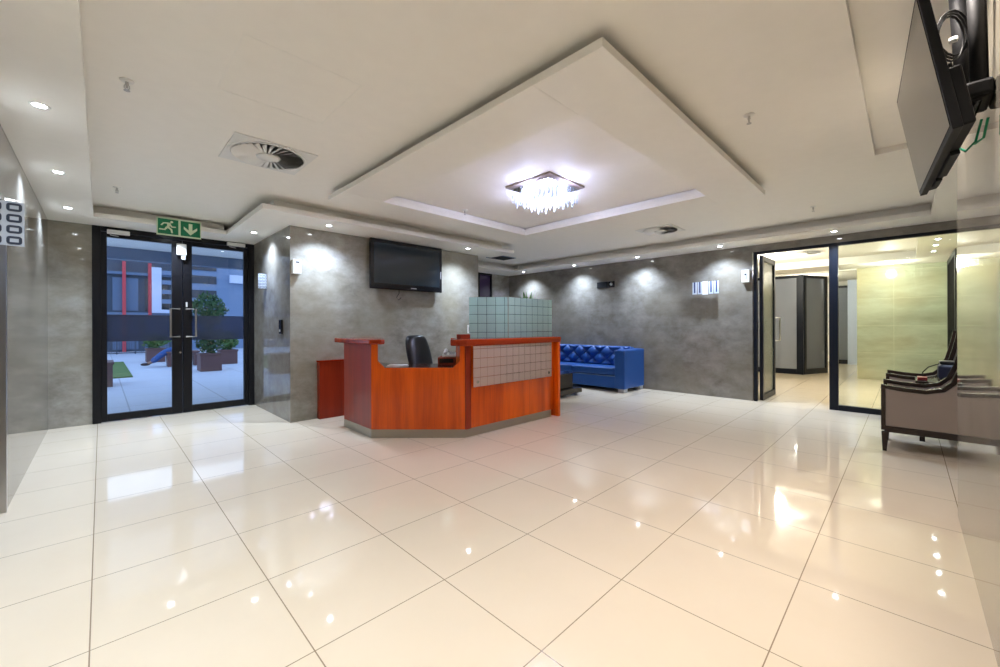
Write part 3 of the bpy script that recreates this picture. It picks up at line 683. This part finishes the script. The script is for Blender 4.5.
# ------------------------------------------------------------------ foliage helper
def foliage(name,mat,c,rad,n,size,seed,parent=None,long=1.6):
    rnd=random.Random(seed); m=MB()
    for _ in range(n):
        while True:
            p=Vector((rnd.uniform(-1,1),rnd.uniform(-1,1),rnd.uniform(-1,1)))
            if p.length<1: break
        p=Vector((p.x*rad[0],p.y*rad[1],p.z*rad[2]))+Vector(c)
        d=Vector((rnd.uniform(-1,1),rnd.uniform(-1,1),rnd.uniform(-.2,1))).normalized(); s=size*rnd.uniform(.6,1.2)
        q=d.cross(Vector((rnd.uniform(-1,1),rnd.uniform(-1,1),rnd.uniform(-1,1)))).normalized()
        u=d*s*long; v=q*s*.35; bend=d.cross(q)*s*.15
        m.poly([p,p+u*.5+v+bend,p+u,p+u*.5-v+bend])
    return m.build(name,mat,parent)
r=root('potted_plant','leafy green plant in a tall dark planter, its top showing above the green glass screen','potted plant',(4.75,4.18,0))
MB().prism([(4.65,4.08,0),(4.85,4.08,0),(4.85,4.28,0),(4.65,4.28,0)],(0,0,.05)).build('planter_foot',M['espresso'],r)
bm=MB(); v=[]
for z,h in ((.0505,.10),(1.12,.15)): v.append([bm.bm.verts.new((4.75+a*h,4.18+b*h,z)) for a,b in ((-1,-1),(1,-1),(1,1),(-1,1))])
for k in range(4): bm.face([v[0][k],v[0][(k+1)%4],v[1][(k+1)%4],v[1][k]])
bm.face(v[0][::-1]); bm.face(v[1]); bm.build('tall_pot',M['espresso'],r,bevel=.006)
m=MB(); rnd=random.Random(3)
for k in range(26):
    a=rnd.uniform(0,2*PI); L_=rnd.uniform(.45,.74); lean=rnd.uniform(.03,.16)
    b0=Vector((4.75,4.18,1.12)); prev=None
    dirx=Vector((math.cos(a),math.sin(a),0)); side=Vector((-dirx.y,dirx.x,0))
    P_=[]
    for t in range(6):
        f=t/5; P_.append((b0+dirx*(lean*f*f+.02)+Vector((0,0,L_*f*(1-.12*f))),.028*math.sin(PI*min(1,.12+f*.88))+.002))
    for (p,w1),(q,w2) in zip(P_,P_[1:]): m.poly([p-side*w1,p+side*w1,q+side*w2,q-side*w2])
m.build('leaves',M['leaf'],r)

# ------------------------------------------------------------------ blue sofa
r=root('sofa','royal blue velvet tufted sofa against the grey stone wall','sofa',(7.05,4.7,0))
sy0,sy1=3.57,5.92
def arm(ya,yb,inner):
    MB().box(6.665,7.446,ya,yb,.065,.775).build('armrest',M['blue'],r,bevel=.022,seg=3)
arm(sy0,sy0+.20,1); arm(sy1-.20,sy1,-1)
MB().box(7.27,7.43,sy0+.2005,sy1-.2005,.065,.80).build('back_frame',M['blue'],r,bevel=.02,seg=3)
box('seat_rail',M['blue'],6.70,7.26,sy0+.2005,sy1-.2005,.065,.29,r,.012)
def tuft(name,fn,nu,nv,lu,lv,pu,pv,depth,back):
    m=MB(); g=[]
    for j in range(nv+1):
        row=[]
        for i in range(nu+1):
            u=lu*i/nu; v=lv*j/nv
            a=abs(math.sin(PI*(u/pu+v/pv)/1)); b=abs(math.sin(PI*(u/pu-v/pv)/1))
            h_=depth*(a*b)**.38
            e_=min(1,min(u,lu-u)/.03,min(v,lv-v)/.03); h_*=.35+.65*e_ if e_<1 else 1
            row.append(m.bm.verts.new(fn(u,v,h_)))
        g.append(row)
    for j in range(nv):
        for i in range(nu): m.face([g[j][i],g[j][i+1],g[j+1][i+1],g[j+1][i]])
    # sides down to the backing plane
    def back_(u,v): return m.bm.verts.new(fn(u,v,-back))
    edge=[(i,0) for i in range(nu)]+[(nu,j) for j in range(nv)]+[(i,nv) for i in range(nu,0,-1)]+[(0,j) for j in range(nv,0,-1)]
    bk=[back_(lu*i/nu,lv*j/nv) for i,j in edge]
    for k in range(len(edge)):
        k2=(k+1)%len(edge); A=g[edge[k][1]][edge[k][0]]; B=g[edge[k2][1]][edge[k2][0]]
        m.face([A,bk[k],bk[k2],B])
    m.face(bk)
    return m.build(name,M['blue'],r,smooth=True)
bl=sy1-sy0-.402
tuft('tufted_back',lambda u,v,h:Vector((7.235-h+(.02*v/.4),sy0+.201+u,.43+v)),150,34,bl,.385,.32,.26,.075,.033)
tuft('tufted_arm',lambda u,v,h:Vector((6.72+u,sy0+.215+h,.43+v)),40,30,.44,.33,.30,.26,.05,.013)
tuft('tufted_arm',lambda u,v,h:Vector((6.72+u,sy1-.215-h,.43+v)),40,30,.44,.33,.30,.26,.05,.013)
m=MB()
for j,vv in enumerate((.13,.26)):
    k=0
    while True:
        u=.16*(k+ (0 if j==1 else .5)); 
        if u>bl-.05: break
        if u>.05: m.ball((7.228,sy0+.201+u,.43+vv),.011,1)
        k+=1
m.build('buttons',M['blue'],r,smooth=True)
for k in range(2):
    ya=sy0+.215+k*(bl-.02)/2
    MB().box(6.70,7.20,ya,ya+(bl-.03)/2,.292,.435).build('seat_cushion',M['blue'],r,bevel=.035,seg=4)
box('front_band',pm('silver_stud_band',(.25,.33,.5),.3,.5),6.693,6.699,sy0+.21,sy1-.21,.278,.29,r)
for x in (6.69,7.30):
    for yy in (sy0+.02,sy1-.14): MB().box(x,x+.13,yy,yy+.12,0,.064).build('foot',M['silver'],r,bevel=.004)

# coffee table
r=root('coffee_table','low dark brown coffee table with a glass top in front of the blue sofa','coffee table',(5.6,4.7,0))
box('cabinet_body',M['espbrown'] if 'espbrown' in M else pm('dark_brown_lacquer',(.045,.032,.018),.25),5.36,5.92,4.16,5.2,.135,.385,r,.004)
box('base_ledge',bpy.data.materials['dark_brown_lacquer'],5.26,6.06,4.06,5.3,.045,.13,r,.006)
box('glass_top',M['screen'],5.30,5.98,4.10,5.26,.39,.402,r,.002)
for x in (5.32,5.95):
    for yy in (4.12,5.2): MB().lathe([(.03,0),(.03,.043)],(x,yy,0),12).build('castor',M['silver'],r)

# ------------------------------------------------------------------ armchairs
def armchair(x0,label,wd=.60):
    y0=.18
    r=root('armchair',label,'armchair',(x0+wd/2,-.2,0),'taupe armchairs in the alcove')
    prof=[(0,.640),(-.15,.620),(-.30,.612),(-.40,.640),(-.455,.70),(-.50,.82),(-.53,.95),(-.555,1.08),(-.565,1.15)]
    th=.036
    def off(i,t):
        a=Vector(prof[max(0,i-1)]); b=Vector(prof[min(len(prof)-1,i+1)]); d=(b-a).normalized(); n=Vector((d.y,-d.x))
        if n.y>0: n=-n
        if i==0: n=Vector((0,-1))
        return Vector(prof[i])+n*t
    for s,xa in ((0,x0),(1,x0+wd-.05)):
        m=MB()
        top=[Vector(p) for p in prof]; low=[off(i,th) for i in range(len(prof))]
        for i in range(len(prof)-1):
            q=[top[i],top[i+1],low[i+1],low[i]]
            m.prism([(xa,y0+a,z) for a,z in q],(.05,0,0))
        f=m.build('arm_rail',M['espresso'],r,bevel=.003)
        # upholstered side
        pts=[(-.032,.242)]+[( -.032 if i==0 else low[i][0],low[i][1]) for i in range(0,6)]+[(-.60,.242)]
        MB().prism([(xa+.005,y0+a,z) for a,z in pts],(.04,0,0)).build('side_panel',M['taupe'],r,bevel=.006)
        MB().prism([(xa,y0+a,z) for a,z in ((0,.24),(-.60,.24),(-.62,.185),(-.05,.185),(-.03,.20),(0,.20))],(.05,0,0)).build('side_rail',M['espresso'],r,bevel=.002)
        MB().prism([(xa,y0+a,z) for a,z in ((0,.604),(-.031,.604),(-.031,.241),(0,.241))],(.05,0,0)).build('front_post',M['espresso'],r,bevel=.002)
        MB().prism([(xa,y0+a,z) for a,z in ((-.002,.1845),(-.055,.1845),(-.040,0),(-.010,0))],(.05,0,0)).build('leg',M['espresso'],r,bevel=.002)
        MB().prism([(xa,y0+a,z) for a,z in ((-.56,.1845),(-.615,.1845),(-.665,0),(-.625,0))],(.05,0,0)).build('leg',M['espresso'],r,bevel=.002)
        # nail heads along the inner edge
        m=MB(); xi=xa+.051 if s==0 else xa-.001
        for k in range(26):
            f_=k/25*7; i=int(min(6,f_)); t=f_-i
            p=off(i,th*1.5)*(1-t)+off(i+1,th*1.5)*t
            m.ball((xi,y0+p.x,p.y),.008,1)
        m.build('nail_heads',M['chrome'],r)
    MB().box(x0+.0505,x0+wd-.0505,y0-.56,y0-.005,.30,.43).build('seat',M['taupe'],r,bevel=.03,seg=3)
    box('front_rail',M['espresso'],x0+.0505,x0+wd-.0505,y0-.035,y0-.006,.20,.295,r,.003)
    m=MB().prism([(x0+.0505,y0+a,z) for a,z in ((-.46,.44),(-.56,.44),(-.61,.80),(-.645,1.10),(-.60,1.12),(-.575,.98),(-.52,.75))],(wd-.101,0,0)); m.build('backrest',M['taupe'],r,bevel=.015,seg=3)
    box('back_rail',M['espresso'],x0+.0505,x0+wd-.0505,y0-.60,y0-.565,.19,.26,r,.003)
armchair(5.375,'dark framed taupe armchair nearest the camera in the right alcove')
armchair(6.66,'dark framed taupe armchair farther back beside the glass partition',.56)
r=root('side_table','small dark side table between the two taupe armchairs','side table',(6.33,-.35,0))
MB().slab([(6.05,-.62),(6.60,-.62),(6.60,-.06),(6.05,-.06)],.60,.63).build('table_top',M['espresso'],r,bevel=.004)
for x in (6.08,6.53):
    for yy in (-.59,-.13): box('leg',M['espresso'],x,x+.04,yy,yy+.04,0,.599,r)
r=root('black_bag','small navy black camera bag on the side table between the armchairs','bag',(6.35,-.32,.63))
MB().box(6.24,6.46,-.52,-.23,.631,.80).build('bag_body',M['navybag'],r,bevel=.035,seg=3)
MB().box(6.25,6.45,-.50,-.24,.801,.835).build('bag_flap',M['leather'],r,bevel=.012)
MB().tube([(6.35,-.24,.80),(6.33,-.16,.76),(6.36,-.12,.70),(6.40,-.12,.64),(6.44,-.2,.637)],.006,6).build('bag_strap',M['rubber'],r)
o=MB().box(6.15,6.32,-.15,-.075,.631,.66).build('red_folder',M['red'],None,bevel=.004); tag(o,'small dark red box on the front edge of the side table','box')

# ------------------------------------------------------------------ outside the doors
struct(box('plaza',M['plaza'],-9,16,7.4,60,-.12,-.01))
struct(box('threshold',M['plinth'],-.08,1.70,7.2,7.4,-.1,-.0005))
o=box('lawn',M['grass'],-3,.55,13.35,19.3,-.009,.02); tag(o,'strip of green lawn in the light paving outside the left door leaf','lawn',kind='stuff')
def planterbox(x0,x1,y0,y1,h,label,fol,seed,fr=None):
    r=root('planter',label,'planter',((x0+x1)/2,(y0+y1)/2,-.01),'planters outside the entrance')
    MB().box(x0,x1,y0,y1,-.009,h-.05).build('planter_box',M['planter'],r,bevel=.01)
    MB().box(x0-.02,x1+.02,y0-.02,y1+.02,h-.049,h).build('planter_rim',M['planter'],r,bevel=.006)
    if fol:
        c=((x0+x1)/2,(y0+y1)/2,h+fol*.45); foliage('bush',M['leaf2'] if seed%2 else M['leaf'],c,((x1-x0)*.62,(y1-y0)*.6,fol*.5),420,.10,seed,r)
planterbox(1.93,2.42,13.6,14.2,.48,'square planter with a green bush outside the right door leaf, nearer one',.75,11)
planterbox(2.78,3.25,15.8,16.4,.46,'square planter with a green bush farther away outside the right door leaf',.6,12)
planterbox(1.12,1.62,18.5,19.2,.47,'planter with a small bush behind the seated person outside',.5,14)
planterbox(-.35,.17,11.5,12.3,.50,'dark planter at the left edge of the left door leaf',0,15)
r=root('garden_tree','round leafy tree seen through the upper right door pane','tree',(3.1,20,0))
MB().tube([(3.1,20,-.01),(3.12,20,1.0),(3.08,20.02,1.7)],[.07,.055,.04],8).build('trunk',M['bark'],r)
foliage('crown',M['leaf2'],(3.1,20,1.85),(.62,.6,.68),900,.13,21,r)
# railing
r=root('railing','dark metal railing along the far edge of the plaza','railing',(0,25,0))
for k in range(9): box('rail_post',M['b_dark'],-2+k*.62,-1.96+k*.62,25,25.04,-.01,.75,r)
m=MB()
for k in range(60): m.box(-2.0+k*.083,-1.99+k*.083,25.01,25.03,.05,.70)
m.build('balusters',M['b_dark'],r)
MB().box(-2,3.0,24.99,25.05,.70,.76).box(-2,3.0,25,25.04,.03,.07).build('top_rail',M['b_dark'],r)
# building left (red columns, white frame)
r=root('office_building','dark glass office building with red columns and a white frame across the plaza','building',(1,28,0))
MB().box(-6,3.2,27.6,32,-.01,6.2).build('facade_wall',M['b_dark'],r)
for x in (-2.2,-.7,.75,1.72): MB().box(x,x+.13,27.35,27.55,-.01 if x<1 else 1.8,4.5).build('red_column',M['b_red'],r)
for z in (1.83,3.85): MB().box(-6,3.2,27.4,27.599,z,z+.14).build('floor_band',M['b_mid'],r)
for k in range(7):
    x=-5.6+k*1.2; MB().box(x,x+.95,27.55,27.599,.1,1.7).build('window',M['b_mid'],r); MB().box(x,x+.95,27.55,27.599,2.05,3.7).build('window',M['b_mid'] if k%2 else M['win'],r)
MB().box(1.85,2.23,27.2,27.39,1.95,4.3).box(2.23,3.2,27.2,27.39,1.95,2.13).build('white_frame',M['b_white'],r)
m=MB()
for z in (2.45,2.95,3.45,3.95): m.box(2.25,3.1,27.3,27.39,z,z+.22)
m.build('louvre',M['b_light'],r)
r=root('pale_building','pale blue building with horizontal windows behind the round tree','building',(6,28,0))
MB().box(3.3,12,27.0,32,-.01,6.4).build('facade_wall',M['b_light'],r)
for z in (2.80,3.58,4.3,): MB().box(3.4,4.55,26.95,26.999,z,z+.42).build('window',M['win'],r)
MB().box(7.5,9.5,26.95,26.999,1.2,4.0).build('window',M['win'],r)
MB().box(5.15,5.95,26.8,26.999,3.7,4.15).build('white_balcony',M['b_white'],r)
struct(box('canopy',M['ceil'],-2.5,4.5,7.4,10.6,2.72,2.85))
struct(box('canopy_beam',M['b_mid'],-2.5,4.5,10.4,10.6,2.50,2.72))
# bench and seated person
r=root('bench','brown curved wooden bench outside carrying the seated person','bench',(1.75,16.15,0))
MB().box(1.42,2.25,15.95,16.45,.40,.46).build('bench_seat',M['planter'],r,bevel=.01)
for x in (1.46,2.12): MB().prism([(x,15.98,-.009),(x+.08,15.98,-.009),(x+.10,15.98,.399),(x-.02,15.98,.399)],(0,.44,0)).build('bench_leg',M['planter'],r)
def skin(name,verts,edges,rad,mat,parent=None,lv=1):
    me=bpy.data.meshes.new(name); me.from_pydata([Vector(v)-(parent.location if parent else Vector()) for v in verts],edges,[]); me.materials.append(mat)
    o=bpy.data.objects.new(name,me); COL.objects.link(o); o.parent=parent
    m=o.modifiers.new('skin','SKIN'); m.use_smooth_shade=True
    for i,q in enumerate(me.skin_vertices[0].data): q.radius=rad[i] if isinstance(rad[i],tuple) else (rad[i],rad[i]); q.use_root=(i==0)
    s=o.modifiers.new('sub','SUBSURF'); s.levels=lv; s.render_levels=lv
    return o
r=root('person','person in blue jeans and dark top lounging on the bench, legs stretched out','person',(1.75,16.2,.46))
V=[(1.78,16.2,.60),(1.83,16.2,.72),(1.86,16.2,.90),(1.86,16.2,1.02),(1.85,16.19,1.10),(1.84,16.18,1.20),
 (1.72,16.10,.54),(1.40,16.14,.45),(1.08,16.25,.14),(.98,16.22,.10),
 (1.72,16.30,.54),(1.42,16.40,.42),(1.12,16.55,.12),(1.02,16.52,.08),
 (1.86,16.04,.98),(1.76,15.98,.76),(1.58,16.05,.66),(1.86,16.36,.98),(1.76,16.42,.76),(1.58,16.34,.66)]
E_=[(0,1),(1,2),(2,3),(3,4),(4,5),(0,6),(6,7),(7,8),(8,9),(0,10),(10,11),(11,12),(12,13),(3,14),(14,15),(15,16),(3,17),(17,18),(18,19)]
Rr=[.11,.11,.12,.07,.05,.085,.08,.062,.045,.035,.08,.062,.045,.035,.05,.042,.035,.05,.042,.035]
skin('body',V,E_,Rr,M['skin'],r)
skin('jeans',[V[0],V[6],V[7],V[8],V[10],V[11],V[12]],[(0,1),(1,2),(2,3),(0,4),(4,5),(5,6)],[.14,.12,.10,.08,.12,.10,.08],M['denim'],r)
skin('jacket',[V[1],V[2],V[3],V[14],V[15],V[17],V[18]],[(0,1),(1,2),(2,3),(3,4),(2,5),(5,6)],[.13,.14,.085,.062,.055,.062,.055],M['darkcloth'],r)
MB().ball((1.845,16.185,1.235),(.088,.088,.075),2).build('hair',M['darkcloth'],r,smooth=True)
for a in (V[9],V[13]): MB().ball((a[0]-.04,a[1],a[2]-.01),(.11,.04,.045),2).build('shoe',M['darkcloth'],r,smooth=True)

# ------------------------------------------------------------------ daylight
W=bpy.data.worlds.new('dusk_sky'); S.world=W; W.use_nodes=True; nt=W.node_tree; N=nt.nodes; bg=N['Background']
tc=N.new('ShaderNodeTexCoord'); sp=N.new('ShaderNodeSeparateXYZ'); nt.links.new(tc.outputs['Generated'],sp.inputs[0])
cr=N.new('ShaderNodeValToRGB'); cr.color_ramp.elements[0].color=(.42,.50,.68,1); cr.color_ramp.elements[1].color=(.34,.44,.70,1)
nt.links.new(sp.outputs['Z'],cr.inputs[0]); nt.links.new(cr.outputs[0],bg.inputs[0]); bg.inputs[1].default_value=1.25

# ------------------------------------------------------------------ camera
cam=bpy.data.cameras.new('camera'); co=bpy.data.objects.new('camera',cam); COL.objects.link(co)
cam.sensor_width=36; cam.lens=36*402.93/1000; cam.shift_x=-.0005; cam.shift_y=-.0073; cam.clip_start=.02; cam.clip_end=200
yaw=.7898
co.matrix_world=Matrix.Translation((0,0,1.2148))@Matrix.Rotation(yaw-PI/2,4,'Z')@Matrix.Rotation(PI/2,4,'X')@Matrix.Rotation(-.003,4,'Z')
S.camera=co
S.view_settings.view_transform='Standard'; S.view_settings.look='None'; S.view_settings.gamma=1; S.view_settings.exposure=1.2
S.view_settings.use_curve_mapping=False
